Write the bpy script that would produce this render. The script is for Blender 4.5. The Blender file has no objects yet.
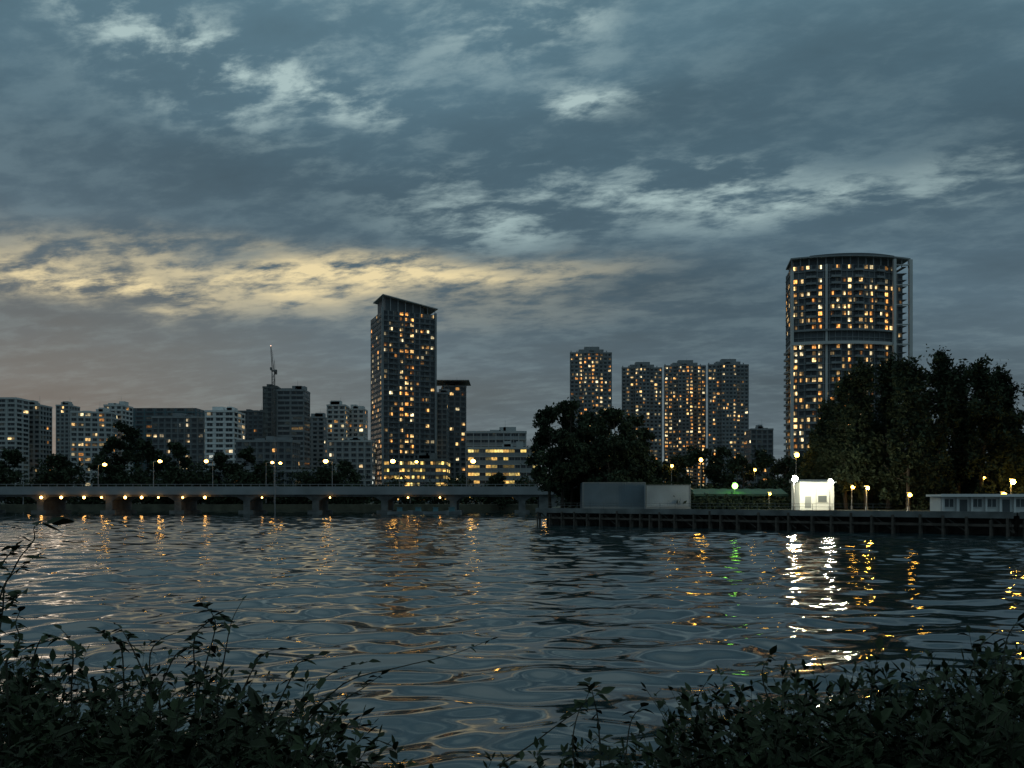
import bpy, math, random
import numpy as np
from mathutils import Vector, Matrix
random.seed(7); rng=np.random.default_rng(11)
S=bpy.context.scene
S.view_settings.view_transform='Standard'; S.view_settings.look='None'; S.view_settings.exposure=0
F=796.0; CH=4.0; GZ=2.35
def bx(px,D): return (px-512)/F*D          # lateral position (m) of a surveyed bearing at distance D
def hz(py,D): return CH+(500-py)/F*D       # height (m) of a surveyed elevation at distance D
def link(o,parent=None):
    S.collection.objects.link(o)
    if parent: o.parent=parent
    return o
def empty(name):
    e=bpy.data.objects.new(name,None); e.empty_display_size=1; return link(e)
# ---------------------------------------------------------------- materials
def lin(r,g,b):
    f=lambda c:(c/255/12.92 if c/255<=.04045 else ((c/255+.055)/1.055)**2.4)
    return (f(r),f(g),f(b))
def mat(name,col,rough=.8,var=.25,scale=.3,metal=0,bump=0):
    m=bpy.data.materials.new(name); m.use_nodes=True; nt=m.node_tree; b=nt.nodes['Principled BSDF']
    b.inputs['Roughness'].default_value=rough; b.inputs['Metallic'].default_value=metal
    tc=nt.nodes.new('ShaderNodeTexCoord'); n=nt.nodes.new('ShaderNodeTexNoise'); n.inputs['Scale'].default_value=scale; n.inputs['Detail'].default_value=6
    r=nt.nodes.new('ShaderNodeValToRGB'); r.color_ramp.elements[0].position=.3; r.color_ramp.elements[1].position=.7
    r.color_ramp.elements[0].color=(*[c*(1-var) for c in col],1); r.color_ramp.elements[1].color=(*[min(1,c*(1+var)) for c in col],1)
    nt.links.new(tc.outputs['Object'],n.inputs['Vector']); nt.links.new(n.outputs['Fac'],r.inputs['Fac']); nt.links.new(r.outputs['Color'],b.inputs['Base Color'])
    if bump:
        bp=nt.nodes.new('ShaderNodeBump'); bp.inputs['Distance'].default_value=bump; nt.links.new(n.outputs['Fac'],bp.inputs['Height']); nt.links.new(bp.outputs['Normal'],b.inputs['Normal'])
    return m
def emat(name,col,st,sample=True):
    m=bpy.data.materials.new(name); m.use_nodes=True; b=m.node_tree.nodes['Principled BSDF']
    b.inputs['Base Color'].default_value=(.5,.5,.5,1); b.inputs['Emission Color'].default_value=(*col,1); b.inputs['Emission Strength'].default_value=st
    if not sample: m.cycles.emission_sampling='NONE'
    return m
def winmat():
    m=bpy.data.materials.new('window_glass'); m.use_nodes=True; nt=m.node_tree; b=nt.nodes['Principled BSDF']
    a=nt.nodes.new('ShaderNodeAttribute'); a.attribute_name='lit'
    n=nt.nodes.new('ShaderNodeTexNoise'); n.inputs['Scale'].default_value=.9; n.inputs['Detail'].default_value=3
    tc=nt.nodes.new('ShaderNodeTexCoord'); nt.links.new(tc.outputs['Object'],n.inputs['Vector'])
    mr=nt.nodes.new('ShaderNodeMapRange'); mr.inputs[1].default_value=.35; mr.inputs[2].default_value=.65; mr.inputs[3].default_value=.45; mr.inputs[4].default_value=1.5
    nt.links.new(n.outputs['Fac'],mr.inputs[0]); nt.links.new(mr.outputs[0],b.inputs['Emission Strength'])
    nt.links.new(a.outputs['Color'],b.inputs['Emission Color'])
    b.inputs['Base Color'].default_value=(.02,.028,.035,1); b.inputs['Roughness'].default_value=.15
    m.cycles.emission_sampling='NONE'; return m
M_win=winmat()
M_conc=mat('pale_render',(.34,.36,.36),.85,.12,.08)
M_white=mat('white_paint',(.6,.62,.62),.7,.12,.1)
M_lgrey=mat('light_grey_render',(.45,.47,.47),.8,.12,.1)
M_grey=mat('grey_concrete',(.2,.22,.23),.85,.2,.15)
M_dark=mat('dark_cladding',(.085,.1,.11),.6,.2,.1)
M_dgrey=mat('stained_concrete',(.11,.12,.12),.9,.4,.5)
M_teal=mat('teal_roof',(.07,.17,.2),.6,.15,.1)
M_metal=mat('galvanised_metal',(.3,.31,.32),.45,.15,2,.6)
M_wood=mat('weathered_timber',(.07,.06,.05),.9,.35,1.5)
M_ground=mat('ground_soil',(.06,.065,.045),.95,.4,.3,0,.05)
M_asph=mat('asphalt',(.05,.05,.052),.9,.2,.8)
M_bark=mat('bark',(.05,.04,.03),.95,.3,2)
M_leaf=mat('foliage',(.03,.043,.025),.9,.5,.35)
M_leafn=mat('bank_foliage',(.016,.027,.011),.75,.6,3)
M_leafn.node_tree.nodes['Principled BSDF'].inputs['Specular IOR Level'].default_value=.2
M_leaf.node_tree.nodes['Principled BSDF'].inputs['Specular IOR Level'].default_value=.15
M_stem=mat('plant_stem',(.03,.03,.018),.85,.3,3)
M_red=mat('grey_steel_paint',(.12,.12,.12),.6,.2,1)
L_warm=emat('lamp_warm',(1,.5,.1),20)
L_small=emat('lamp_small_warm',(1,.48,.12),14)
L_white=emat('lamp_white',(1,.93,.66),330)
L_green=emat('lamp_green',(.3,1,.1),13)
L_sod=emat('lamp_sodium',(1,.5,.06),32)
L_park=emat('lamp_park',(1,.55,.08),200)
# ---------------------------------------------------------------- mesh builder
class MB:
    def __init__(s): s.v=[];s.f=[];s.m=[];s.c=[]
    def face(s,pts,mi=0,col=(0,0,0)):
        n=len(s.v); s.v+= [tuple(p) for p in pts]; s.f.append(tuple(range(n,n+len(pts)))); s.m.append(mi); s.c.append(col)
    def hexa(s,P,mi=0):
        n=len(s.v); s.v+=[tuple(p) for p in P]
        for q in ((0,3,2,1),(4,5,6,7),(0,1,5,4),(1,2,6,5),(2,3,7,6),(3,0,4,7)):
            s.f.append(tuple(n+i for i in q)); s.m.append(mi); s.c.append((0,0,0))
    def box(s,x0,x1,y0,y1,z0,z1,mi=0):
        s.hexa([(x0,y0,z0),(x1,y0,z0),(x1,y1,z0),(x0,y1,z0),(x0,y0,z1),(x1,y0,z1),(x1,y1,z1),(x0,y1,z1)],mi)
    def obox(s,o,e,n,u0,u1,n0,n1,z0,z1,mi=0):
        P=[]
        for z in (z0,z1):
            for (u,w) in ((u0,n0),(u1,n0),(u1,n1),(u0,n1)):
                P.append((o[0]+e[0]*u+n[0]*w,o[1]+e[1]*u+n[1]*w,z))
        s.hexa(P,mi)
    def tube(s,a,b,r0,r1,k=8,mi=0,cap=True):
        a=Vector(a);b=Vector(b); d=(b-a)
        if d.length<1e-6: return
        d.normalize(); t=Vector((0,0,1)) if abs(d.z)<.9 else Vector((1,0,0)); u=d.cross(t).normalized(); w=d.cross(u)
        n=len(s.v)
        for (p,r) in ((a,r0),(b,r1)):
            for i in range(k):
                an=2*math.pi*i/k; s.v.append(tuple(p+u*(r*math.cos(an))+w*(r*math.sin(an))))
        for i in range(k):
            j=(i+1)%k; s.f.append((n+i,n+j,n+k+j,n+k+i)); s.m.append(mi); s.c.append((0,0,0))
        if cap:
            s.f.append(tuple(n+k+i for i in range(k))); s.m.append(mi); s.c.append((0,0,0))
            s.f.append(tuple(n+i for i in reversed(range(k)))); s.m.append(mi); s.c.append((0,0,0))
    def ball(s,c,r,mi=0,k=8,l=5,sz=1):
        n=len(s.v)
        for j in range(l+1):
            th=math.pi*j/l
            for i in range(k):
                a=2*math.pi*i/k; s.v.append((c[0]+r*math.sin(th)*math.cos(a),c[1]+r*math.sin(th)*math.sin(a),c[2]+sz*r*math.cos(th)))
        for j in range(l):
            for i in range(k):
                i2=(i+1)%k; s.f.append((n+j*k+i,n+(j+1)*k+i,n+(j+1)*k+i2,n+j*k+i2)); s.m.append(mi); s.c.append((0,0,0))
    def prism(s,poly,z0,z1,mi=0):
        k=len(poly)
        for i in range(k):
            a=poly[i];b=poly[(i+1)%k]; s.face([(a[0],a[1],z0),(b[0],b[1],z0),(b[0],b[1],z1),(a[0],a[1],z1)],mi)
        s.face([(p[0],p[1],z1) for p in poly],mi); s.face([(p[0],p[1],z0) for p in reversed(poly)],mi)
    def make(s,name,mats,parent=None,attr=False,smooth=False):
        me=bpy.data.meshes.new(name); me.from_pydata(s.v,[],s.f)
        for m in mats: me.materials.append(m)
        me.polygons.foreach_set('material_index',s.m)
        if smooth: me.polygons.foreach_set('use_smooth',[True]*len(s.f))
        if attr:
            ca=me.attributes.new('lit','FLOAT_COLOR','CORNER'); arr=[]
            for f,c in zip(s.f,s.c): arr+= [c[0],c[1],c[2],1]*len(f)
            ca.data.foreach_set('color',arr)
        me.update(); return link(bpy.data.objects.new(name,me),parent)
def quads_obj(name,V,nq,mats,parent=None,mi=None):
    me=bpy.data.meshes.new(name); me.vertices.add(len(V)); me.vertices.foreach_set('co',V.astype(np.float32).ravel())
    me.loops.add(nq*4); me.loops.foreach_set('vertex_index',np.arange(nq*4,dtype=np.int32))
    me.polygons.add(nq); me.polygons.foreach_set('loop_start',np.arange(0,nq*4,4,dtype=np.int32))
    for m in mats: me.materials.append(m)
    me.update(calc_edges=True); return link(bpy.data.objects.new(name,me),parent)
# ---------------------------------------------------------------- buildings
WARM=[(1,.48,.13),(1,.6,.22),(1,.4,.09),(1,.68,.3),(1,.8,.45)]
def litcol(p,k=1.0,pal=WARM):
    if random.random()<p:
        c=random.choice(pal); s=k*random.choice([.15,.3,.5,.8,1.2,1.7]); return (c[0]*s,c[1]*s,c[2]*s)
    if random.random()<.15: return (.01,.012,.01)
    return (0,0,0)
def facade(W,G,poly,z0,nf,fh,bay=4,lit=.2,k=1,wf=.6,hf=.55,slab=.3,pier=.22,pm=1,sm=1,skip=(),pal=WARM,closed=True,strip=False,pw=.35):
    """wall frame + recessed window panes on every edge of a footprint"""
    ne=len(poly) if closed else len(poly)-1
    for i in range(ne):
        a=poly[i];b=poly[(i+1)%len(poly)]; L=math.hypot(b[0]-a[0],b[1]-a[1])
        if L<.5: continue
        e=((b[0]-a[0])/L,(b[1]-a[1])/L); n=(e[1],-e[0]); nb=max(1,round(L/bay)); bw=L/nb
        colp=[random.choice([.25,.6,1,1.6,2.4]) for _ in range(nb)]
        for j in range(nb+1):
            W.obox(a,e,n,max(0,j*bw-pw/2),min(L,j*bw+pw/2),-.05,pier,z0,z0+nf*fh,pm)
        for f in range(nf):
            zf=z0+f*fh; W.obox(a,e,n,0,L,-.05,slab,zf-.12,zf+.2,sm)
            if f in skip: continue
            rowp=.25+.75*random.random() if strip else 1
            for j in range(nb):
                ww=bw*wf*random.choice([1,1,1,.8]); u0=j*bw+(bw-ww)/2; zz0=zf+fh*(.92-hf); zz1=zf+fh*.92
                c=litcol(min(.97,lit*colp[j]*rowp),k,pal); on=c[0]>.05
                cut=random.uniform(.35,.65); halves=[(u0,u0+ww*(cut-.02)),(u0+ww*(cut+.02),u0+ww)]; first=random.random()<.5
                for hi,(p,q) in enumerate(halves):
                    full=(hi==(0 if first else 1)) or strip or random.random()<.35
                    cc=c if full else (c[0]*.08,c[1]*.08,c[2]*.08)
                    P=lambda u,z:(a[0]+e[0]*u+n[0]*.06,a[1]+e[1]*u+n[1]*.06,z)
                    if on and full and not strip and random.random()<.4:
                        zm=zz0+(zz1-zz0)*random.uniform(.35,.7)
                        G.face([P(p,zz0),P(q,zz0),P(q,zm),P(p,zm)],0,cc); G.face([P(p,zm),P(q,zm),P(q,zz1),P(p,zz1)],0,(c[0]*.2,c[1]*.2,c[2]*.2))
                    else: G.face([P(p,zz0),P(q,zz0),P(q,zz1),P(p,zz1)],0,cc)
def rect(x0,x1,y0,dep,rot=0):
    P=[(x0,y0),(x1,y0),(x1,y0+dep),(x0,y0+dep)]
    if rot:
        cx,cy=(x0+x1)/2,y0+dep/2; c,s=math.cos(rot),math.sin(rot)
        P=[(cx+(x-cx)*c-(y-cy)*s,cy+(x-cx)*s+(y-cy)*c) for x,y in P]
    return P
def building(name,poly,h,fh=3.2,z0=GZ,walls=M_conc,trim=M_conc,bay=4,lit=.2,k=1,roof=True,extra=None,**kw):
    E=empty(name); W=MB(); G=MB(); nf=int((h-z0)/fh); fh=(h-z0)/nf
    W.prism(poly,z0-.5,h,0); facade(W,G,poly,z0,nf,fh,bay,lit,k,**kw)
    W.make('walls',[walls,trim],E); G.make('windows',[M_win],E,attr=True)
    R=MB(); cx=sum(p[0] for p in poly)/len(poly); cy=sum(p[1] for p in poly)/len(poly)
    if roof:
        ne=len(poly)
        for i in range(ne):
            a=poly[i];b=poly[(i+1)%ne];L=math.hypot(b[0]-a[0],b[1]-a[1])
            if L<.5: continue
            e=((b[0]-a[0])/L,(b[1]-a[1])/L);n=(e[1],-e[0]); R.obox(a,e,n,0,L,-.25,.4,h-.1,h+1.1)
        w=min(abs(poly[1][0]-poly[0][0]),60)*.5; 
        for q in range(3):
            ox=random.uniform(-.6,.6)*w; ww=random.uniform(1.5,3.5); R.box(cx+ox-ww,cx+ox+ww,cy-3,cy+3,h+.003*q,h+random.uniform(2,4.5))
        R.tube((cx+w*.3,cy,h),(cx+w*.3,cy,h+8),.12,.05,5)
    if extra: extra(R,cx,cy,h)
    R.make('roof',[trim,M_dark,M_red],E); return E
def bpx(name,p0,p1,top,D,dep=18,rot=0,**kw):
    return building(name,rect(bx(p0,D),bx(p1,D),D,dep,rot),hz(top,D),**kw)

WHT=[(1,.8,.5),(1,.7,.35),(.85,.9,.8)]
YEL=[(1,.68,.18),(1,.76,.25),(1,.56,.14)]
bpx('apartment_block',-60,16,399,520,14,walls=M_conc,trim=M_lgrey,lit=.08,bay=6,fh=3,wf=.7)
bpx('apartment_block',22,40,406,540,14,walls=M_grey,trim=M_conc,lit=.06,bay=4)
bpx('apartment_block',56,69,406,640,16,walls=M_grey,trim=M_conc,lit=.04)
bpx('apartment_block',70,108,413,540,14,rot=.22,walls=M_conc,trim=M_lgrey,lit=.22,bay=4,k=.8,wf=.7)
bpx('apartment_block',104,122,406,560,16,walls=M_lgrey,trim=M_lgrey,lit=.1,bay=5)
bpx('industrial_block',124,196,408,620,30,walls=M_dark,trim=M_teal,lit=.02,bay=8,roof=False)
bpx('office_building',152,204,418,500,20,walls=M_dark,trim=M_grey,lit=.22,bay=4,pal=WHT,k=.8)
bpx('office_building',205,234,412,490,20,walls=M_white,trim=M_white,lit=.2,bay=6,pal=WHT,wf=.7,k=.7)
bpx('industrial_block',238,268,412,600,20,walls=M_dark,trim=M_dark,lit=.02)
bpx('office_building',236,292,442,430,16,walls=M_dark,trim=M_grey,lit=.05)
bpx('apartment_block',306,324,418,600,16,walls=M_grey,trim=M_grey,lit=.08)
bpx('apartment_block',327,345,406,560,14,walls=M_lgrey,trim=M_lgrey,lit=.18,bay=4)
bpx('apartment_block',347,364,410,575,14,walls=M_lgrey,trim=M_lgrey,lit=.18,bay=4)
bpx('office_building',328,372,442,470,16,walls=M_grey,trim=M_conc,lit=.15,pal=WHT)
def constr(R,cx,cy,h):
    for i in range(9): R.tube((cx-7+i*1.8,cy-7,h),(cx-7+i*1.8,cy-7,h+random.uniform(.8,2)),.07,.07,4)
bpx('unfinished_tower',277,304,391,520,15,walls=M_grey,trim=M_grey,lit=.01,bay=9,wf=.85,extra=constr)
bpx('unfinished_tower',263,276.8,388,524,14,walls=M_dgrey,trim=M_dgrey,lit=0,bay=7,wf=.3)
def crane():
    E=empty('tower_crane'); B=MB(); D=519; x=bx(274.5,D)-.2; y=D-2; z0=GZ; z1=hz(372,D); w=.8
    for sx in(-w,w):
        for sy in(-w,w): B.tube((x+sx,y+sy,z0),(x+sx,y+sy,z1),.14,.14,4)
    z=z0;k=0
    while z<z1-2:
        for (a,b) in (((-w,-w),(w,-w)),((w,-w),(w,w)),((w,w),(-w,w)),((-w,w),(-w,-w))):
            if k%2: a,b=b,a
            B.tube((x+a[0],y+a[1],z),(x+b[0],y+b[1],z+2),.08,.08,4); B.tube((x+a[0],y+a[1],z),(x+b[0],y+b[1],z),.07,.07,4)
        z+=2;k+=1
    B.make('mast',[M_red],E)
    J=MB(); J.box(x-1,x+1,y-1,y+1,z1,z1+.8); J.box(x-1.8,x-1.,y-1.2,y+.4,z1+.8,z1+2.6)
    tip=Vector((x+.5,y-7,z1+15)); base=Vector((x,y-1,z1+.8))
    for sx in(-.5,.5):
        J.tube(base+Vector((sx,0,0)),tip+Vector((sx*.4,0,0)),.12,.1,4); J.tube(base+Vector((sx,1,0)),tip+Vector((sx*.4,0,0)),.12,.1,4)
    for i in range(12):
        p=base.lerp(tip,i/12);q=base.lerp(tip,(i+1)/12); J.tube(p+Vector((-.5,0,0)),q+Vector((.5,.4,0)),.06,.06,4)
    J.box(x-.8,x+.8,y+1.5,y+6,z1+.5,z1+1); J.box(x-.8,x+.8,y+4.5,y+6,z1-1,z1+2)
    J.tube((x,y+3,z1+1),(x,y+2,z1+8),.12,.1,4); J.tube((x,y+2,z1+8),tip,.05,.05,4); J.tube((x,y+2,z1+8),(x,y+6,z1+2),.05,.05,4)
    J.make('luffing_jib',[M_red],E)
    l=MB(); l.ball(tip+Vector((0,0,.4)),.35); l.make('warning_lamp',[emat('crane_lamp',(1,.6,.4),2)],E)
crane()
def tall():
    D=480; E=empty('residential_tower'); c,s=math.cos(.42),math.sin(.42)
    Nx=bx(383,D); t1=(435-512)/F; t0=(371-512)/F
    w=(t1*D-Nx)/(c-t1*s); d=(Nx-t0*D)/(s+t0*c); d=min(d,34)
    Np=(Nx,D); Rp=(Nx+w*c,D+w*s); Lp=(Nx-d*s,D+d*c); Bp=(Lp[0]+w*c,Lp[1]+w*s); poly=[Np,Rp,Bp,Lp]
    h=hz(310,D); W=MB();G=MB(); nf=36; fh=(h-GZ)/nf; W.prism(poly,2,h,0)
    facade(W,G,poly,GZ,nf,fh,3.3,.26,1.15,pm=1,sm=0,wf=.62,hf=.55,slab=.35)
    for u in (.18,.5,.82):
        for f in range(2,nf-1):
            z=GZ+f*fh; W.obox(Np,(c,s),(s,-c),w*u-1.8,w*u+1.8,0,1.4,z-.1,z+.1,1); W.obox(Np,(c,s),(s,-c),w*u-1.8,w*u+1.8,1.3,1.4,z+.1,z+1,0)
    W.obox(Np,(c,s),(s,-c),-.9,.3,-.9,.8,GZ,h+2,1); W.obox(Np,(c,s),(s,-c),w-.3,w+.9,-.9,.8,GZ,h+1,1)
    W.make('walls',[M_dark,M_grey],E);G.make('windows',[M_win],E,attr=True)
    R=MB(); zl=hz(298,D+8); zr=hz(307,D+8)
    def pt(u,v,z): return (Nx+u*c-v*s,D+u*s+v*c,z)
    P=[(-.5,-1.5),(w+1.5,-1.5),(w+1.5,d*.75),(-.5,d*.75)]
    z=lambda u:zl+(zr-zl)*(u+.5)/(w+2)
    R.hexa([pt(u,v,z(u)-.4) for u,v in P]+[pt(u,v,z(u)+.1) for u,v in P],0)
    Q=[(2,2),(w*.8,2),(w*.8,d*.7),(2,d*.7)]
    R.hexa([pt(u,v,h) for u,v in Q]+[pt(u,v,z(u)-.6) for u,v in Q],1)
    for i in range(8):
        u=i*w/7; R.tube(pt(u,.2,h),pt(u,.2,z(u)-.4),.2,.2,5)
    R.make('canted_roof',[M_conc,M_dark],E)
tall()
def over(R,cx,cy,h): R.box(cx-13,cx+11,cy-13,cy+11,h+3.6,h+4.1)
bpx('apartment_tower',441,464,387,520,18,rot=.15,walls=M_dark,trim=M_grey,lit=.14,bay=3.6,extra=over)
bpx('apartment_tower',437,447,394,500,14,walls=M_dgrey,trim=M_grey,lit=.05,bay=4)
bpx('office_building',468,538,449,400,18,walls=M_grey,trim=M_conc,lit=.75,k=.7,bay=3,wf=.95,hf=.36,strip=True,pal=YEL,pier=.1,pw=.15,fh=3.6)
bpx('office_building',466,526,433,425,22,walls=M_grey,trim=M_conc,lit=.05,bay=4,wf=.9,hf=.4)
bpx('multi_storey_car_park',384,446,461,370,24,walls=M_grey,trim=M_dgrey,lit=.95,k=1.4,bay=2.4,wf=.9,hf=.42,pal=YEL,pier=.1,pw=.15,fh=3)
bpx('shophouse_row',150,330,472,360,12,walls=M_dark,trim=M_grey,lit=.1,bay=4)
def slabtower(p0,p1,top,D,lit,sh=4):
    x0,x1=bx(p0,D),bx(p1,D); w=x1-x0; a=w*.3
    poly=[(x0,D+3),(x0+a,D+3),(x0+a+.6,D),(x1-a-.6,D),(x1-a,D+3),(x1,D+3),(x1-1,D+14),(x0+sh,D+14)]
    def ex(R,cx,cy,h):
        R.prism(rect(cx-w*.3,cx+w*.3,D+4,8),h,h+3.6,0); R.prism(rect(cx-w*.16,cx+w*.2,D+5,6),h+3.6,h+6,0)
        for k in range(7): R.box(x0+k*w/7+.4,x0+k*w/7+1,D+3,D+4.2,h+1.1,h+2.4,0)
    building('condominium_tower',poly,hz(top,D),fh=3.1,walls=M_grey,trim=M_grey,bay=3.3,lit=lit,k=1.15,wf=.6,hf=.5,pier=.3,extra=ex,roof=True)
slabtower(570.5,612,353,640,.3)
slabtower(622.5,662.5,368,670,.3)
slabtower(665,706.5,366,690,.45)
slabtower(709,749.5,365,665,.3)
bpx('apartment_block',751,773,430,560,16,walls=M_dark,trim=M_grey,lit=.1)
bpx('apartment_block',1016,1090,440,420,16,walls=M_grey,trim=M_conc,lit=.2)
def big():
    D=400; E=empty('curved_condominium_tower'); x0,x1=bx(792,D+5),bx(912,D+3); w=x1-x0; xc=(x0+x1)/2
    def arc(xa,xb,sag,yb,k,ofs=0):
        pts=[]
        for i in range(k+1):
            t=i/k; x=xa+(xb-xa)*t; pts.append((x,yb-sag*4*t*(1-t)-ofs))
        return pts
    h=hz(264,D); nf=36; fh=(h-GZ)/nf; W=MB();G=MB()
    front=arc(x0,x0+w*.86,5,D+5,9)
    poly=front+[(x0+w*.86,D+22),(x0+3,D+22)]
    W.prism(poly,2,h,0); facade(W,G,poly,GZ,nf,fh,2.9,.4,1.4,wf=.6,hf=.55,skip=(24,25,34),slab=.5,pier=.3,pm=1,sm=1)
    p2=[(x0+w*.86+.01,D+6),(x1-3.5,D+6),(x1-3.5,D+20),(x0+w*.86+.01,D+20)]
    W.prism(p2,2,h-3,0); facade(W,G,p2,GZ,nf-1,fh,3.2,.2,1,pm=1,sm=1)
    W.prism(arc(x0-.8,x0+w*.87,5,D+4,9,1.2)+[(x0+w*.87,D+22.5),(x0+3,D+22.5)],GZ+24*fh-.3,GZ+24*fh+1.2,2)
    W.prism(arc(x0-.5,x0+w*.87,5,D+4,9,.8)+[(x0+w*.87,D+22.4),(x0+3,D+22.4)],GZ+26*fh-.2,GZ+26*fh+.7,1)
    for (xx,ww,yy,zt) in ((x1-.9,.8,D+2,h+3),(x1-9.5,.7,D+1,h+3),(x0-.4,.6,D+3,h-2),(x0+w*.26,.5,D-.2,h)):
        W.box(xx-ww,xx+ww,yy,yy+1.6,2,zt,2)
    for f in range(0,nf+1,1):
        z=GZ+f*fh
        if f%3==0: W.box(x1-9,x1-1.3,D+2.2,D+3,z,z+.5,2)
        W.box(x1-3.6,x1-1.7,D+5,D+16,z-.12,z+.15,1)
        if f<24: W.box(x0-1.2,x0+.8,D+7,D+14,z-.12,z+1.0,1)
    for t in (.12,.34,.56,.78):
        i=int(t*9); a=front[i];b=front[i+1];L=math.hypot(b[0]-a[0],b[1]-a[1]);e=((b[0]-a[0])/L,(b[1]-a[1])/L);n=(e[1],-e[0])
        for f in range(1,nf):
            if f in(24,25): continue
            z=GZ+f*fh; W.obox(a,e,n,.6,L-.6,0,1.7,z-.1,z+.12,1); W.obox(a,e,n,.6,L-.6,1.6,1.7,z+.12,z+1,1)
    W.make('walls',[M_dark,M_grey,M_lgrey],E); G.make('windows',[M_win],E,attr=True)
    R=MB(); k=14
    R.prism(arc(x0+1.5,x0+w*.9,5,D+7,9)+[(x0+w*.9,D+20),(x0+3.5,D+20)],h,h+3.6,1)
    R.prism(arc(x0-.8,x1,6,D+4.5,k)+[(x1,D+23),(x0+3,D+23)],h+3.6,h+4.3,0)
    R.prism(arc(x0+10,x1-7,5,D+7,k)+[(x1-7,D+21),(x0+10,D+21)],h+4.3,h+6.3,1)
    for i in range(16):
        t=i/15; x=x0+(w-.8)*t; y=D+5.2-5*4*t*(1-t); R.tube((x,y,h-.5),(x,y,h+3.7),.25,.25,6,0)
    R.make('crown_canopy',[M_grey,M_dark],E)
big()
# ---------------------------------------------------------------- ground
def ground():
    B=MB(); z=GZ
    shore=[(900,0),(200,45),(95,71),(58,92),(6.5,134),(9,180),(15,234),(15,300),(-80,305),(-500,300),(-4000,300)]
    B.face([(x,y,z) for x,y in reversed(shore)]+[(4000,0,z),(4000,6000,z),(-4000,6000,z)],0)
    for a,b in zip(shore,shore[1:]): B.face([(b[0],b[1],-3),(b[0],b[1],z),(a[0],a[1],z),(a[0],a[1],-3)],0)
    B.face([(-4000,14,-3),(4000,14,-3),(4000,320,-3),(-4000,320,-3)],0)
    prof=[(-400,2.5),(-3,2.4),(2.6,2.35),(4,1.9),(5.5,1.2),(7.5,.35),(9,-.3),(14,-3)]
    xs=[-4000,-300,-60]+[i*.7 for i in range(-40,41)]+[60,300,4000]
    rows=[]
    for (y,zz) in prof: rows.append([(x,y+.3*math.sin(x*1.3)*(abs(y)<10),zz+(.1*math.sin(x*2.1+y)+.05*math.sin(x*5.3) if abs(y)<9 else 0)) for x in xs])
    for r0,r1 in zip(rows,rows[1:]):
        for i in range(len(xs)-1): B.face([r0[i],r0[i+1],r1[i+1],r1[i]],0)
    B.make('ground',[M_ground])
ground()
# ---------------------------------------------------------------- water
def water():
    nr=1150; nc=760
    y=np.exp(np.linspace(math.log(6.0),math.log(320),nr))
    core=np.linspace(-1,1,nc); ext=1+np.array([.05,.15,.4,1,3,10,40]); s=np.concatenate([-ext[::-1],core,ext])
    Y=np.repeat(y[:,None],len(s),1); X=(Y*.78+9)*s[None,:]
    sp=np.maximum(Y*.0036,(Y*.78+9)*2/nc); H=np.zeros_like(X)
    r=np.random.default_rng(23)
    for i in range(72):
        lam=math.exp(r.uniform(math.log(.7),math.log(5.5))); th=r.normal(math.pi/2+.15,.42); ph=r.uniform(0,6.28); kk=2*math.pi/lam
        slope=.0215*(1.25 if 1.4<lam<3.8 else .7); amp=slope/kk
        fade=np.clip((lam/sp-3)/3,0,1)
        H+=amp*fade*np.sin(kk*(X*math.cos(th)+Y*math.sin(th))+ph+.6*np.sin(X*.11+ph)+.6*np.sin(Y*.13+i))
    patch=.9+.3*np.sin(X*.07+Y*.05+1)*np.sin(Y*.045-X*.03); H*=patch; H[:, :6]=0; H[:, -6:]=0
    R,C=X.shape; co=np.stack([X,Y,H],-1).reshape(-1,3)
    idx=np.arange(R*C).reshape(R,C); q=np.stack([idx[:-1,:-1],idx[:-1,1:],idx[1:,1:],idx[1:,:-1]],-1).reshape(-1)
    me=bpy.data.meshes.new('water'); me.vertices.add(R*C); me.vertices.foreach_set('co',co.astype(np.float32).ravel())
    n=len(q)//4; me.loops.add(len(q)); me.loops.foreach_set('vertex_index',q.astype(np.int32)); me.polygons.add(n); me.polygons.foreach_set('loop_start',np.arange(0,n*4,4,dtype=np.int32))
    me.polygons.foreach_set('use_smooth',np.ones(n,dtype=bool)); me.update(calc_edges=True)
    m=bpy.data.materials.new('river_water'); m.use_nodes=True; nt=m.node_tree; b=nt.nodes['Principled BSDF']
    b.inputs['Base Color'].default_value=(.012,.026,.03,1); b.inputs['Roughness'].default_value=.06; b.inputs['IOR'].default_value=1.95
    tc=nt.nodes.new('ShaderNodeTexCoord'); no=nt.nodes.new('ShaderNodeTexNoise'); no.inputs['Scale'].default_value=2.5; no.inputs['Detail'].default_value=2
    bp=nt.nodes.new('ShaderNodeBump'); bp.inputs['Distance'].default_value=.008; bp.inputs['Strength'].default_value=.4
    nt.links.new(tc.outputs['Object'],no.inputs['Vector']); nt.links.new(no.outputs['Fac'],bp.inputs['Height']); nt.links.new(bp.outputs['Normal'],b.inputs['Normal'])
    me.materials.append(m); link(bpy.data.objects.new('water',me))
water()
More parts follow.
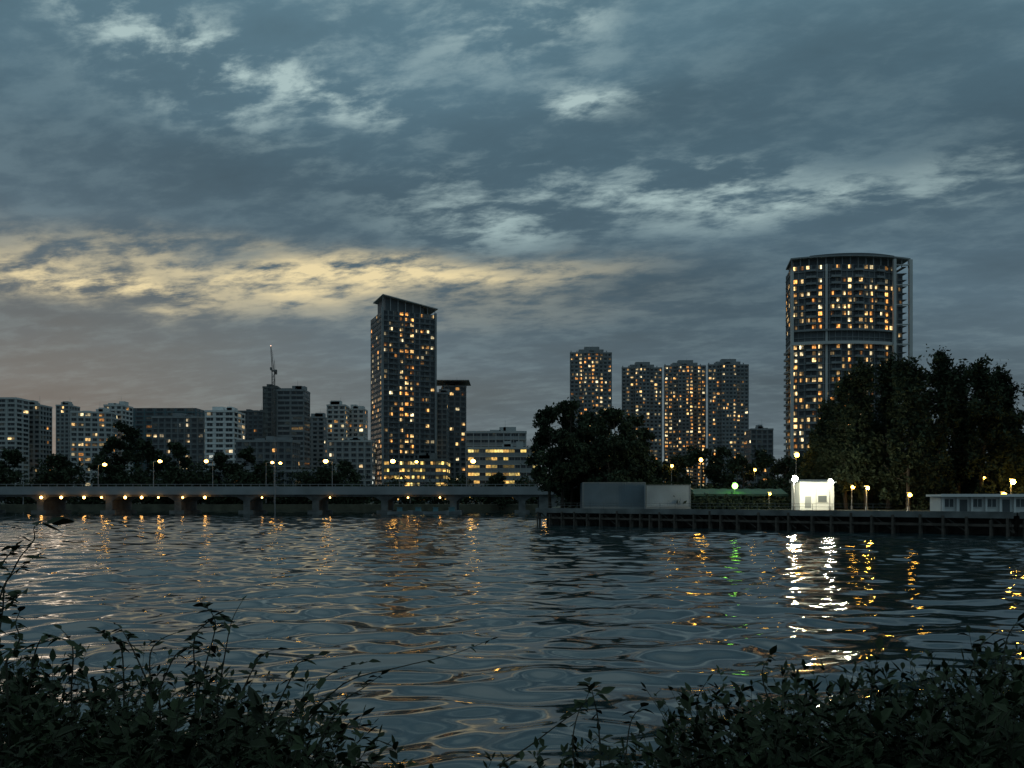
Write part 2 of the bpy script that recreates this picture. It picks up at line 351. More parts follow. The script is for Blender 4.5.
# ---------------------------------------------------------------- bridge
def bridge():
    E=empty('road_bridge'); B=MB(); xa,xb=-330,16; y0,y1=236,250
    B.box(xa,xb,y0+.6,y1-.6,5.0,6.7,1)
    B.box(xa,xb,y0,y1,6.7,7.1,0)
    B.box(xa,xb,y0,y0+.3,7.103,8.0,0); B.box(xa,xb,y1-.3,y1,7.103,8.0,0)
    B.box(xa,xb,y0-.12,y0+.02,5.6,6.9,0)
    x=xa
    while x<xb: 
        B.box(x,x+.12,y0+.05,y0+.2,8,8.6,2); x+=2.5
    B.box(xa,xb,y0+.06,y0+.18,8.6,8.72,2)
    B.make('deck',[M_grey,M_dgrey,M_metal],E)
    P=MB(); x=-325
    while x<12:
        P.box(x-1,x+1,y0+1,y1-1,-3,4.3,0); P.hexa([(x-1,y0+1,4.3-.6),(x+1,y0+1,3.7),(x+1,y1-1,3.7),(x-1,y1-1,3.7),(x-3,y0+.7,5.02),(x+3,y0+.7,5.02),(x+3,y1-.7,5.02),(x-3,y1-.7,5.02)],0)
        P.box(x-2.2,x+2.2,y0+.2,y1-.2,-3,.9,0)
        x+=20.5
    P.box(8,16,y0+.8,y1-.8,-3,5.01,0); P.make('piers',[M_dgrey],E)
    R=MB(); R.box(xa,xb,y0+.35,y1-.35,7.1,7.12,0); 
    x=xa
    while x<xb: R.box(x,x+3,243-.08,243+.08,7.121,7.13,1); x+=8
    R.make('roadway',[M_asph,M_white],E)
    l=MB()
    for px in (40,62,84,104,126,140,158,186,205): l.ball((bx(px,235.6)+random.uniform(-1,1),235.6,4.75),.3 if random.random()<.5 else .42,0,8,5)
    for px in (262,330,408,440): l.ball((bx(px,235.6),235.6,4.7),.26,0,8,5)
    l.make('underdeck_lamps',[L_small],E)
bridge()
def lamp(x,y,z,h,arm=1.8,side=1,r=.36,m=L_warm,name='street_lamp'):
    E=empty(name); B=MB(); B.tube((x,y,z),(x,y,z+h),.14,.08,8); B.tube((x,y,z),(x,y,z+.9),.22,.22,8)
    B.tube((x,y,z+h),(x+side*arm,y,z+h+.35),.07,.06,6); hx=x+side*arm
    B.hexa([(hx-.3,y-.2,z+h+.3),(hx+.75*side+.0,y-.2,z+h+.3),(hx+.75*side,y+.2,z+h+.3),(hx-.3,y+.2,z+h+.3),(hx-.2,y-.12,z+h+.5),(hx+.6*side,y-.12,z+h+.5),(hx+.6*side,y+.12,z+h+.5),(hx-.2,y+.12,z+h+.5)])
    B.make('post',[M_metal],E); l=MB(); l.ball((hx+.2*side,y,z+h+.12),r,0,10,6,.75); l.make('lantern',[m],E)
for px in (93,149,209,330,398,466,540): lamp(bx(px,240),243,7.1,8.6 if px!=93 else 7.6,side=random.choice([-1,1]),r=.6 if px<300 else .75)
for px,h in ((268,9),(276,8),(411,10)): lamp(bx(px,255),253,3,11+h*.2,r=.5)
B=MB(); B.tube((bx(274,232),233,-2),(bx(274,232),233,hz(438,233)),.14,.07,8); B.tube((bx(274,232),233,8),(bx(274,232)+1,233,8),.05,.05,5); B.make('mast_pole',[M_metal])
for px in (20,50): lamp(bx(px,300),302,GZ,6,r=.35,m=L_small)
def boat(x,y,L,rot):
    E=empty('moored_boat'); B=MB(); n=8; c,s=math.cos(rot),math.sin(rot)
    sec=[]
    for i in range(n+1):
        t=i/n; w=.9*math.sin(math.pi*(.25+.75*(1-t))*1.0)**.6 if t<1 else .03; X=(t-.5)*L; sh=.75+.35*t*t
        sec.append([(X,-w,sh),(X,-w*.75,.1),(X,0,-.2),(X,w*.75,.1),(X,w,sh)])
    T=lambda p:(x+p[0]*c-p[1]*s,y+p[0]*s+p[1]*c,p[2])
    for a,b in zip(sec,sec[1:]):
        for j in range(4): B.face([T(a[j]),T(b[j]),T(b[j+1]),T(a[j+1])])
        B.face([T((a[0][0],a[0][1],a[0][2]-.15)),T((a[4][0],a[4][1],a[4][2]-.15)),T((b[4][0],b[4][1],b[4][2]-.15)),T((b[0][0],b[0][1],b[0][2]-.15))])
    B.face([T(p) for p in sec[0]]); B.make('hull',[M_grey],E)
    C=MB(); q=[(-.9,-.6),(.7,-.6),(.7,.6),(-.9,.6)]; C.hexa([T((a,b,.6)) for a,b in q]+[T((a*.8,b*.85,1.9)) for a,b in q]); C.hexa([T((a*1.05,b*1.1,1.9)) for a,b in q]+[T((a*1.05,b*1.1,2.0)) for a,b in q])
    C.make('cabin',[M_teal],E)
for px,D,L,r in ((400,222,7,.2),(418,226,6,2.9),(436,221,7,.1),(452,224,6,.5)): boat(bx(px,D),D,L,r)
# ---------------------------------------------------------------- quay / timber pier at right
A=Vector((6.0,132.5)); Bq=Vector((57.5,90.5)); C2=Vector((95,69.5)); C3=Vector((200,43))
def quay():
    E=empty('quay_pier'); D=MB(); P=MB(); R=MB()
    for si,(a,b) in enumerate(((A,Bq),(Bq,C2),(C2,C3))):
        L=(b-a).length; e=(b-a)/L; n=Vector((e.y,-e.x)); 
        D.obox(a,e,n,0,L,-.5,3.2,2.2,2.6,0)
        D.obox(a,e,n,0,L,3.2,3.45,1.95,2.7,1)
        D.obox(a,e,n,0,L,3.0,3.25,1.0,1.3,2)
        D.obox(a,e,n,0,L,-.3,.3,-2,2.19,3)
        u=.5
        while u<L:
            for v in (.8,2.9): 
                q=a+e*u+n*v; P.tube((q.x,q.y,-3),(q.x,q.y,2.2),.2,.17,7)
            q=a+e*u+n*3.55; P.tube((q.x,q.y,-2),(q.x,q.y,random.uniform(1.7,2.5)),.14,.14,6,0)
            q=a+e*u+n*2.9;q2=a+e*min(L,u+2.4)+n*2.9
            if random.random()<.6: P.tube((q.x,q.y,2.1),(q2.x,q2.y,.3),.1,.1,5)
            u+=random.choice([1.6,2.4,2.4,3])
        u=1; Lr=L*.8 if si==0 else 0
        while u<Lr:
            q=a+e*u+n*.2; R.tube((q.x,q.y,2.6),(q.x,q.y,3.5),.03,.03,5); u+=2.5
        if Lr:
            for zz in (3.1,3.5):
                p=a+n*.2;q=a+e*Lr+n*.2; R.tube((p.x,p.y,zz),(q.x,q.y,zz),.022,.022,5)
    D.make('deck',[M_dgrey,M_dgrey,M_wood,M_wood],E); P.make('piles',[M_wood],E); R.make('railing',[M_dgrey],E)
quay()
def container(name,px0,px1,top,D,m,dep=6):
    E=empty(name); x0,x1=bx(px0,D),bx(px1,D); h=hz(top,D); B=MB(); B.box(x0,x1,D,D+dep,2.5,h)
    x=x0+.15
    while x<x1-.3: B.box(x,x+.22,D-.06,D+.01,2.9,h-.15); x+=.45
    B.box(x0-.05,x1+.05,D-.1,D,h-.14,h+.04,1); B.box(x0-.05,x1+.05,D-.1,D,2.45,2.8,1)
    for xx in (x0,x1): B.box(xx-.1,xx+.1,D-.12,D-.003,2.45,h+.05,1)
    B.make('corrugated_walls',[m,M_grey],E)
container('site_cabin',583,645,482.5,140,mat('blue_grey_steel',(.13,.17,.2),.7,.15,.3))
container('shipping_container',646,690,485,138,mat('pale_steel',(.33,.37,.4),.7,.15,.3))
def tent():
    E=empty('marquee_tent'); D=150; x0,x1=bx(694,D),bx(788,D); B=MB(); ze=hz(494,D); zr=ze+1.1
    n=8
    for i in range(n):
        a=x0+(x1-x0)*i/n;b=x0+(x1-x0)*(i+1)/n; sg=.12
        for (ya,za,yb,zb) in ((D,ze,D+4,zr),(D+4,zr,D+8,ze)):
            m1=(a+b)/2
            B.face([(a,ya,za),(m1,ya,za-sg),(m1,yb,zb-sg),(a,yb,zb)]); B.face([(m1,ya,za-sg),(b,ya,za),(b,yb,zb),(m1,yb,zb-sg)])
        B.box(a,b-.01,D-.02,D+.02,ze-.4,ze)
        B.tube((a,D,GZ),(a,D,ze),.07,.07,6)
    B.tube((x1,D,GZ),(x1,D,ze),.07,.07,6)
    B.box(x0,x1,D+7.9,D+8,GZ,ze); B.face([(x0,D,ze),(x0,D+4,zr),(x0,D+8,ze)]); B.face([(x1,D,ze),(x1,D+4,zr),(x1,D+8,ze)])
    B.make('canopy',[mat('green_canvas',(.05,.11,.075),.8,.2,.5)],E)
tent()
def gl(px,py,D,r,m,name='flood_lamp',pole=True):
    E=empty(name); x=bx(px,D); z=hz(py,D); B=MB(); B.tube((x,D+.5,GZ),(x,D+.5,z+.2),.09,.06,6); B.box(x-.3,x+.3,D+.3,D+.55,z+r,z+r+.15); B.tube((x,D+.5,GZ),(x,D+.5,3),.2,.2,8)
    B.make('post',[M_metal],E); l=MB(); l.ball((x,D,z),r,0,10,6); l.make('lantern',[m],E)
gl(735,486,150.6,.55,L_green)
gl(795,479,127,.45,L_white)
gl(831,482,126,.36,L_white)
gl(797,455,150,.42,L_sod); gl(701,460,160,.36,L_sod); gl(853,487,135,.32,L_sod)
gl(910,495,120,.28,L_sod); gl(1004,495,112,.36,L_sod); gl(985,478,150,.3,L_sod); gl(1013,482,120,.34,L_park,'park_lamp'); gl(966,486,165,.3,L_sod)
gl(868,488,121,.2,L_park,'park_lamp')
gl(770,494,140,.2,L_sod); gl(880,484,160,.3,L_sod); gl(672,466,180,.3,L_sod); gl(755,470,190,.3,L_sod); gl(905,474,185,.25,L_sod)
def shed():
    E=empty('white_shed'); D=130; x0,x1=bx(800,D),bx(834,D); B=MB(); h=hz(482.5,D)
    B.box(x0,x1,D,D+4,GZ,h); 
    B.hexa([(x0-.3,D-.4,h),(x1+.3,D-.4,h),(x1+.3,D+4.3,h),(x0-.3,D+4.3,h),(x0-.3,D-.4,h+.12),(x1+.3,D-.4,h+.12),(x1+.3,D+4.3,h+.6),(x0-.3,D+4.3,h+.6)],1)
    B.box(x0+.8,x0+1.8,D-.05,D+.02,2.7,4.6,1); B.box(x1-2.6,x1-1.2,D-.05,D+.02,3.7,4.7,2); B.box(x1-2.7,x1-1.1,D-.09,D-.04,3.62,3.7,1)
    B.box(x0+2.6,x0+2.66,D-.03,D,GZ,h,1)
    B.make('walls',[M_white,M_grey,M_dark],E)
shed()
def pav():
    E=empty('riverside_pavilion'); D=97; x0,x1=bx(942,D),bx(1030,D); B=MB(); h=hz(494.5,D); z0=2.3
    B.box(x0-.4,x1+.4,D-.6,D+3,h-.25,h+.02); B.box(x0-.45,x1+.45,D-.65,D-.601,h-.28,h+.06)
    B.box(x0,x1,D+.3,D+2.8,z0,h-.26)
    n=6
    for i in range(n+1): 
        x=x0+.15+(x1-x0-.3)*i/n; B.box(x-.12,x+.12,D-.1,D+.14,z0,h-.26)
        if i<n:
            xa=x+.35; xb=x+(x1-x0)/n-.4
            if i%3==1: B.box(xa+.1,xa+1,D+.27,D+.31,z0+.1,h-.6,2)
            else: B.box(xa,xb,D+.27,D+.31,z0+.85,h-.55,2); B.box(xa-.05,xb+.05,D+.2,D+.3,z0+.78,z0+.845,0); B.box((xa+xb)/2-.03,(xa+xb)/2+.03,D+.24,D+.28,z0+.85,h-.55,0)
    B.make('walls_and_roof',[M_white,M_grey,M_dark],E)
pav()
# ---------------------------------------------------------------- trees
def leaves(cs,rad,per,size,flat=.7):
    n=len(cs)*per; c=np.repeat(cs,per,0)+rng.normal(0,1,(n,3))*np.repeat(rad,per)[:,None]*np.array([.5,.5,.5*flat])
    u=rng.normal(0,1,(n,3)); u/=np.linalg.norm(u,axis=1)[:,None]; t=rng.normal(0,1,(n,3)); v=np.cross(u,t); v/=np.linalg.norm(v,axis=1)[:,None]
    s=size*rng.uniform(.5,1.3,(n,1)); u=u*s; v=v*s*.5
    return np.stack([c-u,c-v*.9,c+u,c+v*.9],1).reshape(-1,3),n
def tree(x,y,h,r,z=GZ,name='tree',nc=70,per=70,size=.33,low=.18,shape='round',trunk=.35,lobes=5):
    E=empty(name); B=MB(); fork=h*random.uniform(.22,.32); top=Vector((x+random.uniform(-1,1),y,z+h*.82))
    pts=[Vector((x,y,z-.3)),Vector((x+random.uniform(-.4,.4),y,z+fork)),Vector((x+random.uniform(-.9,.9),y,z+h*.55)),top]
    for i,(a,b) in enumerate(zip(pts,pts[1:])): B.tube(a,b,trunk*(1-.28*i),trunk*(1-.28*(i+1)),8)
    lc=[]
    for i in range(lobes):
        t=(i+random.random())/lobes; a=random.uniform(0,6.28)
        rr=(r*.75*math.sin(math.pi*min(1,.25+.62*t))) if shape!='tall' else r*.66*(1.1-t)**.5*random.uniform(.3,1)
        lc.append((x+rr*math.cos(a),y+rr*math.sin(a),z+h*(low+.05+(1-low-.14)*t),r*random.uniform(.34,.55)*(1 if t<.8 else .6)))
    lc.append((top.x,top.y,z+h*.9,r*.3))
    for (a,b,c,q) in lc:
        o=pts[1].lerp(pts[3],max(0,min(.9,(c-z-h*.3)/(h*.6)))); p=Vector((a,b,c)); m=o.lerp(p,.5)+Vector((0,0,-.05*h*random.random()))
        B.tube(o,m,trunk*.32,trunk*.2,6); B.tube(m,p,trunk*.2,.04,5)
        for _ in range(3): 
            w=p+Vector((random.gauss(0,q*.6),random.gauss(0,q*.6),random.gauss(0.3,q*.5))); B.tube(m.lerp(p,.6),w,.06,.02,4)
    cs=[];rad=[]
    for _ in range(nc):
        a,b,c,q=random.choice(lc); d=Vector((random.gauss(0,1),random.gauss(0,1),random.gauss(0,1))).normalized()*(q*random.random()**.45)*random.choice([1,1,1,1.35])
        cs.append((a+d.x,b+d.y,c+d.z*(1.7 if shape=='tall' else .9))); rad.append(random.uniform(.5,1.5)*r/5.5)
    V,n=leaves(np.array(cs),np.array(rad),per,size,1.4 if shape=='tall' else .75)
    B.make('trunk_and_limbs',[M_bark],E); quads_obj('crown',V,n,[M_leaf],E)
for px,top,D,r in ((828,398,146,4),(846,374,138,4.2),(866,358,136,4.2),(888,354,138,4.2),(908,360,126,4.4),(936,350,130,4.6),(958,364,136,4.2),(982,362,128,4.4),(1002,368,133,4.2),(818,432,152,3.4),(1046,372,128,5),(920,400,140,4.5),(870,420,142,4.5),(968,410,142,4.5),(1012,420,128,4.2)):
    tree(bx(px,D),D,hz(top,D)-GZ,r,name='casuarina_tree',nc=150,per=64,size=.38,shape='tall',lobes=15,low=.1)
for px,top,D,r in ((550,402,158,4),(572,394,150,4.6),(594,406,162,4.8),(616,403,150,4.8),(636,412,158,3.8),(562,430,146,4.2),(604,440,146,5),(632,445,150,4),(582,425,150,4.5)):
    tree(bx(px,D),D,hz(top,D)-GZ,r,name='rain_tree',nc=140,per=60,size=.42,lobes=13,low=.2 if px<566 else .04)
for px,top,D,r in ((655,466,190,4),(675,458,185,5),(700,448,200,5.5),(722,444,205,5),(742,456,190,4.5),(765,452,200,5.5),(785,458,190,4.5),(808,452,180,5),(842,455,160,4.5),(880,460,158,5),(925,462,160,5.5),(960,460,165,5),(1000,462,160,5.5),(1035,455,160,5)):
    tree(bx(px,D),D,hz(top,D)-GZ,r,name='street_tree',nc=80,per=50,size=.45,lobes=7,low=.05)
for px,top,D,r in ((8,450,320,8),(60,455,315,7),(122,416,330,8),(112,434,318,7),(142,440,322,8),(175,440,325,7),(222,452,322,6),(246,448,320,6),(262,462,318,5),(345,462,320,6),(322,468,318,5),(498,476,300,5)):
    tree(bx(px,D),D,hz(top,D)-GZ,r,name='bank_tree',nc=110,per=50,size=.75,lobes=9,low=.02)
def mass(name,segs,rad,per,size):
    cs=[];rr=[]
    for (x0,x1,y,ztop,n) in segs:
        for _ in range(n):
            x=random.uniform(x0,x1); zt=ztop*(.65+.35*math.sin(x*.13+1)*math.sin(x*.37)+.12*random.random()); cs.append((x,y+random.uniform(-3,6),random.uniform(2.3,2.3+max(1.5,zt)))); rr.append(rad*random.uniform(.7,1.3))
    V,n=leaves(np.array(cs),np.array(rr),per,size); quads_obj(name,V,n,[M_leaf])
mass('distant_tree_mass',[(-330,-60,312,17,900),(-150,15,318,10,420)],3.2,45,.75)
mass('shrub_mass',[(10,70,165,6,260),(60,150,150,7,260),(26,95,142,2.6,200)],1.6,50,.42)
# ---------------------------------------------------------------- foreground plants
class Plant:
    def __init__(s): s.B=MB(); s.Q=[]
    def leaf(s,p,d,L,w,up=None):
        d=Vector(d).normalized(); sd=d.cross(Vector((0,0,1)))
        if sd.length<.05: sd=Vector((1,0,0))
        sd.normalize(); sd=(sd+d.cross(sd)*random.uniform(-.8,.8)).normalized(); p=Vector(p); dr=Vector((0,0,-L*random.uniform(.05,.35)))
        a=p; m=p+d*L*.4; t=p+d*L+dr; l=m+sd*w; r=m-sd*w; n=Vector((0,0,w*.4))
        l2=p+d*L*.72+dr*.4+sd*w*.62; r2=p+d*L*.72+dr*.4-sd*w*.62; m2=p+d*L*.72+dr*.4
        s.Q.append((a,m-n,l,a.lerp(l,.6)+sd*w*.12))
        s.Q.append((a,a.lerp(r,.6)-sd*w*.12,r,m-n)); s.Q.append((m-n,m2-n*.6,l2,l)); s.Q.append((m-n,r,r2,m2-n*.6))
        s.Q.append((m2-n*.6,t,t.lerp(l2,.5),l2)); s.Q.append((m2-n*.6,r2,t.lerp(r2,.5),t))
    def stem(s,p,d,L,nl,ll,lw,droop=.5,r=.005,bare=.2):
        p=Vector(p); d=Vector(d).normalized(); k=10; q=p.copy()
        for i in range(k):
            nd=(d+Vector((random.gauss(0,.07),random.gauss(0,.07),-droop*.12*i/k*2))).normalized(); n2=q+nd*L/k
            s.B.tube(q,n2,r*(1-.08*i),r*(1-.08*(i+1)),5,cap=False)
            if i/k>=bare:
                sc=1.1-.4*i/k
                for _ in range(max(1,round(nl/(k*(1-bare))))):
                    a=random.uniform(0,6.28); o=Vector((math.cos(a),math.sin(a),random.uniform(-.3,.8))); s.leaf(q.lerp(n2,random.random()),o+nd*.6,ll*sc*random.uniform(.5,1.3),lw*sc*random.uniform(.6,1.3))
            q=n2; d=nd
        s.leaf(q,d,ll*.6,lw*.6); return q
    def make(s,name):
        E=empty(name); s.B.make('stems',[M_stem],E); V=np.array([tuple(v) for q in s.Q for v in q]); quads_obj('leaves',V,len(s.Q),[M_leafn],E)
def gz(y):
    pr=[(-3,2.4),(2.6,2.35),(4,1.9),(5.5,1.2),(7.5,.35),(9,-.3)]
    for (a,b),(c,d) in zip(pr,pr[1:]):
        if y<=c: return b+(d-b)*(y-a)/(c-a)
    return -.3
def bush(name,spans,n,ll=.085,lw=.016,D0=2.9,D1=5.2,nl=34):
    P=Plant()
    for _ in range(n):
        px0,px1,t0,t1=random.choice(spans); f=random.random(); px=px0+(px1-px0)*f; D=random.uniform(D0,D1); x=bx(px,D); ztop=hz(t0+(t1-t0)*f+random.expovariate(1/22.)-random.choice([0,0,0,0,0,18,8]),D); z0=gz(D)
        L=max(.22,ztop-z0); l=random.choice([.8,1,1.3])
        P.stem((x+random.uniform(-.1,.1),D,z0),(random.gauss(0,.2),random.gauss(0,.2),1),L,nl,ll*l,lw*l,droop=random.uniform(.1,.7),bare=.2)
    P.make(name)
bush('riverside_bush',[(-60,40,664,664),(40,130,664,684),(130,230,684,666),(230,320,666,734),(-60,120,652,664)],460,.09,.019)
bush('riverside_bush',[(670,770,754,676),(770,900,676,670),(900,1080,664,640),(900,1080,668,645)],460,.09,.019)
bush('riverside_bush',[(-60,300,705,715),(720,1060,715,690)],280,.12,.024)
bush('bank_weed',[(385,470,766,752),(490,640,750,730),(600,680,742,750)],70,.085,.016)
def sprig(pts,D,nl,ll=.08,lw=.014,name='wild_sprig'):
    P=Plant(); W=[Vector((bx(px,D),D+random.uniform(-.05,.05),hz(py,D))) for px,py in pts]
    Wf=[Vector((W[0].x+random.uniform(-.05,.05),D,gz(D))),W[0]]
    for i in range(len(W)-1):
        p0=W[max(0,i-1)];p1=W[i];p2=W[i+1];p3=W[min(len(W)-1,i+2)]
        for k in (1,2,3,4):
            t=k/4; Wf.append(.5*((2*p1)+(p2-p0)*t+(2*p0-5*p1+4*p2-p3)*t*t+(3*p1-p0-3*p2+p3)*t**3))
    n=len(Wf)
    for i,(a,b) in enumerate(zip(Wf,Wf[1:])):
        P.B.tube(a,b,.0045*(1-.75*i/n),.0045*(1-.75*(i+1)/n),5,cap=False)
        if i<2: continue
        if random.random()<nl*.35:
            an=random.uniform(0,6.28); P.leaf(a.lerp(b,random.random()),(math.cos(an),math.sin(an)*.6,random.uniform(-.5,.5)),ll*random.uniform(.5,1.1),lw)
        if nl>=3 and random.random()<.6:
            an=random.uniform(0,6.28); P.leaf(a,(math.cos(an),math.sin(an)*.6,random.uniform(-.3,.6)),ll*random.uniform(.4,.9),lw*.8)
    P.leaf(Wf[-1],(Wf[-1]-Wf[-2]),ll*1.1,lw*1.3); P.make(name)
sprig([(-8,660),(-4,600),(8,572),(22,556),(32,540),(42,526),(50,523)],3.2,1.2,.1,.02)
sprig([(0,650),(2,610),(14,580),(30,560)],3.3,3,.06,.012)
sprig([(-15,640),(-5,585),(10,555),(22,545)],3.1,3,.07,.012)
sprig([(-20,660),(-6,620),(10,600),(24,592)],3.2,4,.07,.014)
sprig([(10,660),(18,640),(12,625),(20,612)],3.4,3,.06,.012)
sprig([(30,690),(38,650),(50,634),(66,640)],3.5,3,.07,.014)
sprig([(70,690),(76,655),(72,640),(60,630)],3.6,2,.06,.012)
sprig([(195,700),(205,660),(212,628),(208,612),(204,606)],3.8,3.5,.07,.016)
sprig([(200,690),(190,655),(196,632),(215,618),(224,622)],3.8,3,.07,.016)
sprig([(215,700),(226,650),(234,620),(239,602)],3.9,1.5,.05,.014)
sprig([(120,690),(118,650),(112,636),(104,630)],3.7,3,.07,.014)
sprig([(150,690),(140,655),(128,636),(116,628)],3.6,3,.07,.014)
sprig([(150,690),(148,655),(160,640),(178,632)],3.7,2,.06,.012)
sprig([(160,690),(176,655),(190,648),(204,650)],3.7,3,.07,.014)
sprig([(240,700),(252,670),(262,655),(276,650)],3.9,2,.06,.012)
sprig([(290,720),(310,690),(340,668),(368,662)],3.9,3,.06,.012)
sprig([(270,720),(290,680),(300,662),(318,655)],3.9,3,.06,.012)
sprig([(300,730),(345,682),(400,668),(450,655),(490,640)],4.0,2,.045,.009)
sprig([(320,740),(340,705),(362,690),(380,676)],4.0,3,.06,.012)
sprig([(500,765),(530,745),(560,725),(580,708),(588,690)],3.8,2.5,.07,.014)
sprig([(600,760),(598,720),(592,692),(590,684)],3.8,3,.08,.016)
sprig([(625,760),(632,725),(640,705)],3.9,3,.08,.016)
sprig([(575,770),(572,735),(582,705),(600,695)],3.6,3,.08,.016)
sprig([(700,740),(696,700),(704,680)],3.9,2,.06,.014)
sprig([(870,700),(872,668),(878,650)],4.0,4,.08,.016)
sprig([(975,680),(985,650),(990,636)],4.0,4,.08,.016)
sprig([(1000,680),(1010,640),(1016,622)],3.8,4,.08,.016)
sprig([(770,700),(765,675),(770,655)],4.0,4,.07,.014)
def grass():
    V=[]
    for _ in range(2600):
        D=random.uniform(2.9,4.6); px=random.uniform(-80,1100); 
        if 330<px<500 and random.random()<.85: continue
        x=bx(px,D); z=gz(D); L=random.uniform(.15,.5)*(1 if not 330<px<640 else .7); a=random.uniform(0,6.28); l=random.uniform(.1,.5)*L; w=.004
        p=Vector((x,D,z)); m=p+Vector((math.cos(a)*l*.35,math.sin(a)*l*.35,L*.6)); t=p+Vector((math.cos(a)*l,math.sin(a)*l,L)); s=Vector((-math.sin(a),math.cos(a),0))*w
        V+=[p-s,p+s,m+s*.8,m-s*.8,m-s*.8,m+s*.8,t+s*.1,t-s*.1]
    V=np.array([tuple(v) for v in V]); quads_obj('grass',V,len(V)//4,[M_leafn])
grass()
# ---------------------------------------------------------------- sky
def sky():
    w=bpy.data.worlds.new('sky'); S.world=w; w.use_nodes=True; nt=w.node_tree; N=nt.nodes; Lk=nt.links.new; bg=N['Background']
    def val(s,i,v):
        if isinstance(v,(int,float)): s.inputs[i].default_value=v
        else: Lk(v,s.inputs[i])
    def m(op,a,b=0,c=None,clamp=False):
        n=N.new('ShaderNodeMath'); n.operation=op; n.use_clamp=clamp; val(n,0,a)
        val(n,1,b)
        if c is not None: val(n,2,c)
        return n.outputs[0]
    def mix(f,a,b):
        n=N.new('ShaderNodeMix'); n.data_type='RGBA'; val(n,0,f)
        for i,v in ((6,a),(7,b)):
            if isinstance(v,tuple): n.inputs[i].default_value=(*v,1)
            else: Lk(v,n.inputs[i])
        return n.outputs[2]
    tc=N.new('ShaderNodeTexCoord'); sp=N.new('ShaderNodeSeparateXYZ'); Lk(tc.outputs['Generated'],sp.inputs[0]); X,Y,Z=sp.outputs
    Zp=m('MAXIMUM',Z,0.0); az=m('ARCTAN2',X,Y); el=m('ARCSINE',Zp); dn=m('ADD',Zp,.16)
    PX=m('DIVIDE',X,dn); PY=m('DIVIDE',Y,dn)
    def noise(sx,sy,scale,detail,off=0,rough=.55,shear=0,dist=0):
        c=N.new('ShaderNodeCombineXYZ'); Lk(m('MULTIPLY',m('ADD',PX,m('MULTIPLY',PY,shear)),sx),c.inputs[0]); Lk(m('MULTIPLY',PY,sy),c.inputs[1]); c.inputs[2].default_value=off
        n=N.new('ShaderNodeTexNoise'); n.inputs['Scale'].default_value=scale; n.inputs['Detail'].default_value=detail; n.inputs['Distortion'].default_value=dist; n.inputs['Roughness'].default_value=rough
        Lk(c.outputs[0],n.inputs['Vector']); return n.outputs['Fac']
    big=noise(.7,1.1,1.0,4,3.1,.5); med=noise(.8,1.25,2.6,8,8.2,.52,.3); fine=noise(1,1.5,8,8,1.7,.62,.5,.15)
    wA=m('MULTIPLY',m('SUBTRACT',big,.5),.3); wE=m('MULTIPLY',m('SUBTRACT',med,.5),.10)
    az2=m('ADD',az,wA); el2=m('ADD',el,wE)
    def blob(px,py,sx,sy,rot=0):
        t=(px-512)/F; a=math.atan(t); e=math.atan((500-py)/F*math.cos(a)); sx/=F; sy/=F
        da=m('SUBTRACT',az2,a); de=m('SUBTRACT',el2,e); c,s=math.cos(rot),math.sin(rot)
        u=m('ADD',m('MULTIPLY',da,c/sx),m('MULTIPLY',de,s/sx)); v=m('ADD',m('MULTIPLY',da,-s/sy),m('MULTIPLY',de,c/sy))
        return m('EXPONENT',m('MULTIPLY',m('ADD',m('MULTIPLY',u,u),m('MULTIPLY',v,v)),-1))
    def add(*a):
        r=a[0]
        for b in a[1:]: r=m('ADD',r,b)
        return r
    r=N.new('ShaderNodeValToRGB'); Lk(m('DIVIDE',el,1.2),r.inputs[0]); cr=r.color_ramp
    cr.elements[0].position=0; cr.elements[0].color=(*lin(88,101,108),1); cr.elements[1].position=1; cr.elements[1].color=(*lin(168,192,198),1)
    for p,c in ((.12,(84,101,111)),(.22,(82,104,117)),(.34,(79,106,120)),(.46,(88,118,132)),(.6,(140,166,174))):
        e=cr.elements.new(p); e.color=(*lin(*c),1)
    base=r.outputs[0]
    sh=N.new('ShaderNodeMapRange'); Lk(add(m('MULTIPLY',big,.42),m('MULTIPLY',med,.38),m('MULTIPLY',fine,.2)),sh.inputs[0]); sh.inputs[1].default_value=.36; sh.inputs[2].default_value=.64; sh.inputs[3].default_value=.74; sh.inputs[4].default_value=1.25
    vm=N.new('ShaderNodeVectorMath'); vm.operation='SCALE'; Lk(base,vm.inputs[0]); Lk(sh.outputs[0],vm.inputs[3]); col=vm.outputs[0]
    col=mix(m('MULTIPLY',blob(120,370,380,70),.5),col,lin(114,117,114))
    dk=m('MULTIPLY',add(blob(680,115,260,45,.1),blob(250,185,330,36,-.05),blob(700,300,200,55),blob(950,150,120,50)),.38,clamp=True)
    col=mix(dk,col,lin(58,78,90))
    def wisp(lo,hi,src):
        q=N.new('ShaderNodeMapRange'); q.interpolation_type='SMOOTHSTEP'; Lk(src,q.inputs[0]); q.inputs[1].default_value=lo; q.inputs[2].default_value=hi; return q.outputs[0]
    wf=wisp(.45,.64,m('ADD',m('MULTIPLY',med,.35),m('MULTIPLY',fine,.65)))
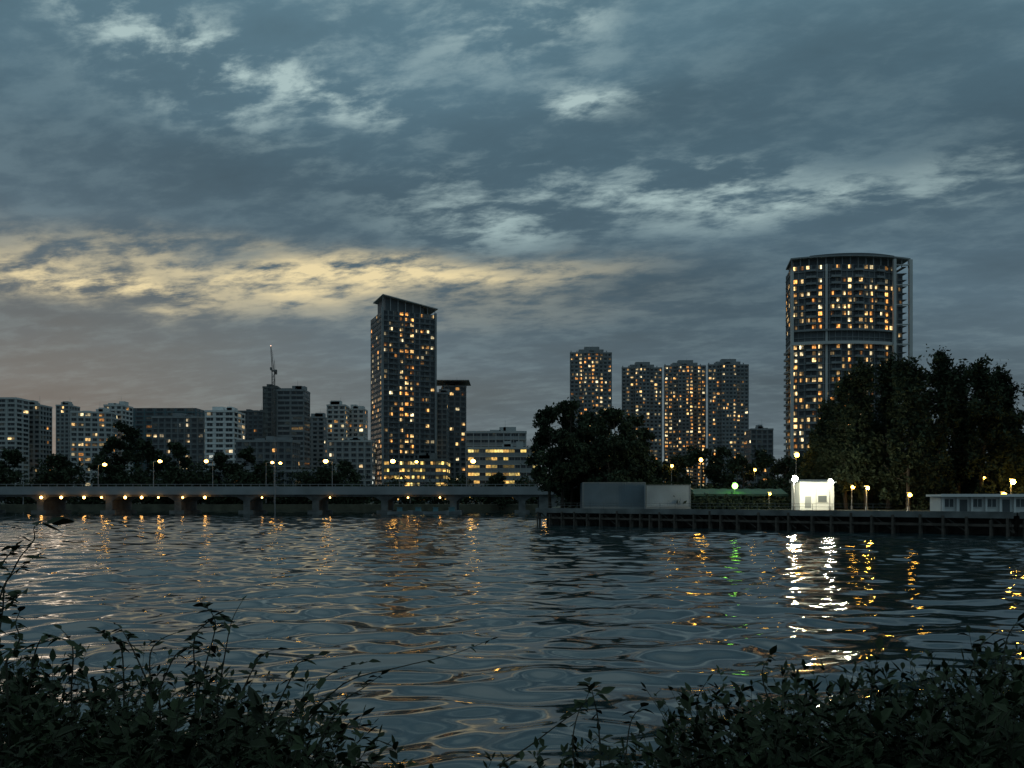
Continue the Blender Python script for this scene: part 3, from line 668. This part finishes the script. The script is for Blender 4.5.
    br=add(m('MULTIPLY',blob(170,40,110,38,-.35),1.1),m('MULTIPLY',blob(340,92,110,20,-.1),.95),m('MULTIPLY',blob(600,95,34,18),1.15),m('MULTIPLY',blob(540,18,60,20),.85),m('MULTIPLY',blob(720,190,220,20,-.06),.85),m('MULTIPLY',blob(470,212,80,20),.55),m('MULTIPLY',blob(400,30,200,60),.3),.07)
    col=mix(m('MULTIPLY',br,m('MULTIPLY',wf,1.15),clamp=True),col,lin(168,190,190))
    wm=add(m('MULTIPLY',blob(350,268,170,15,.04),1.15),m('MULTIPLY',blob(70,286,110,14),1.05),m('MULTIPLY',blob(250,280,230,24),.38))
    wf2=wisp(.38,.59,m('ADD',m('MULTIPLY',med,.35),m('MULTIPLY',fine,.65)))
    col=mix(m('MULTIPLY',wm,wf2,clamp=True),col,lin(232,214,168))
    st=N.new('ShaderNodeTexSky'); st.sky_type='NISHITA'; st.sun_disc=False; st.sun_elevation=math.radians(2); st.sun_rotation=math.radians(-32)
    v2=N.new('ShaderNodeVectorMath'); v2.operation='SCALE'; Lk(st.outputs[0],v2.inputs[0]); v2.inputs[3].default_value=.004
    v3=N.new('ShaderNodeVectorMath'); v3.operation='ADD'; Lk(col,v3.inputs[0]); Lk(v2.outputs[0],v3.inputs[1])
    Lk(v3.outputs[0],bg.inputs[0]); bg.inputs[1].default_value=1.0
sky()
sd=bpy.data.lights.new('sun','SUN'); sd.energy=.06; sd.angle=math.radians(12); sd.color=(1,.8,.6); so=link(bpy.data.objects.new('sun',sd))
d=Vector((math.sin(math.radians(-32)),math.cos(math.radians(-32)),math.tan(math.radians(3)))); so.rotation_euler=d.to_track_quat('Z','Y').to_euler()
# ---------------------------------------------------------------- camera
cd=bpy.data.cameras.new('camera'); cam=link(bpy.data.objects.new('camera',cd)); cam.location=(0,0,CH); cam.rotation_euler=(math.radians(90),0,0)
cd.sensor_width=36; cd.lens=36*F/1024; cd.shift_y=116/1024; cd.clip_start=.1; cd.clip_end=9000; S.camera=cam
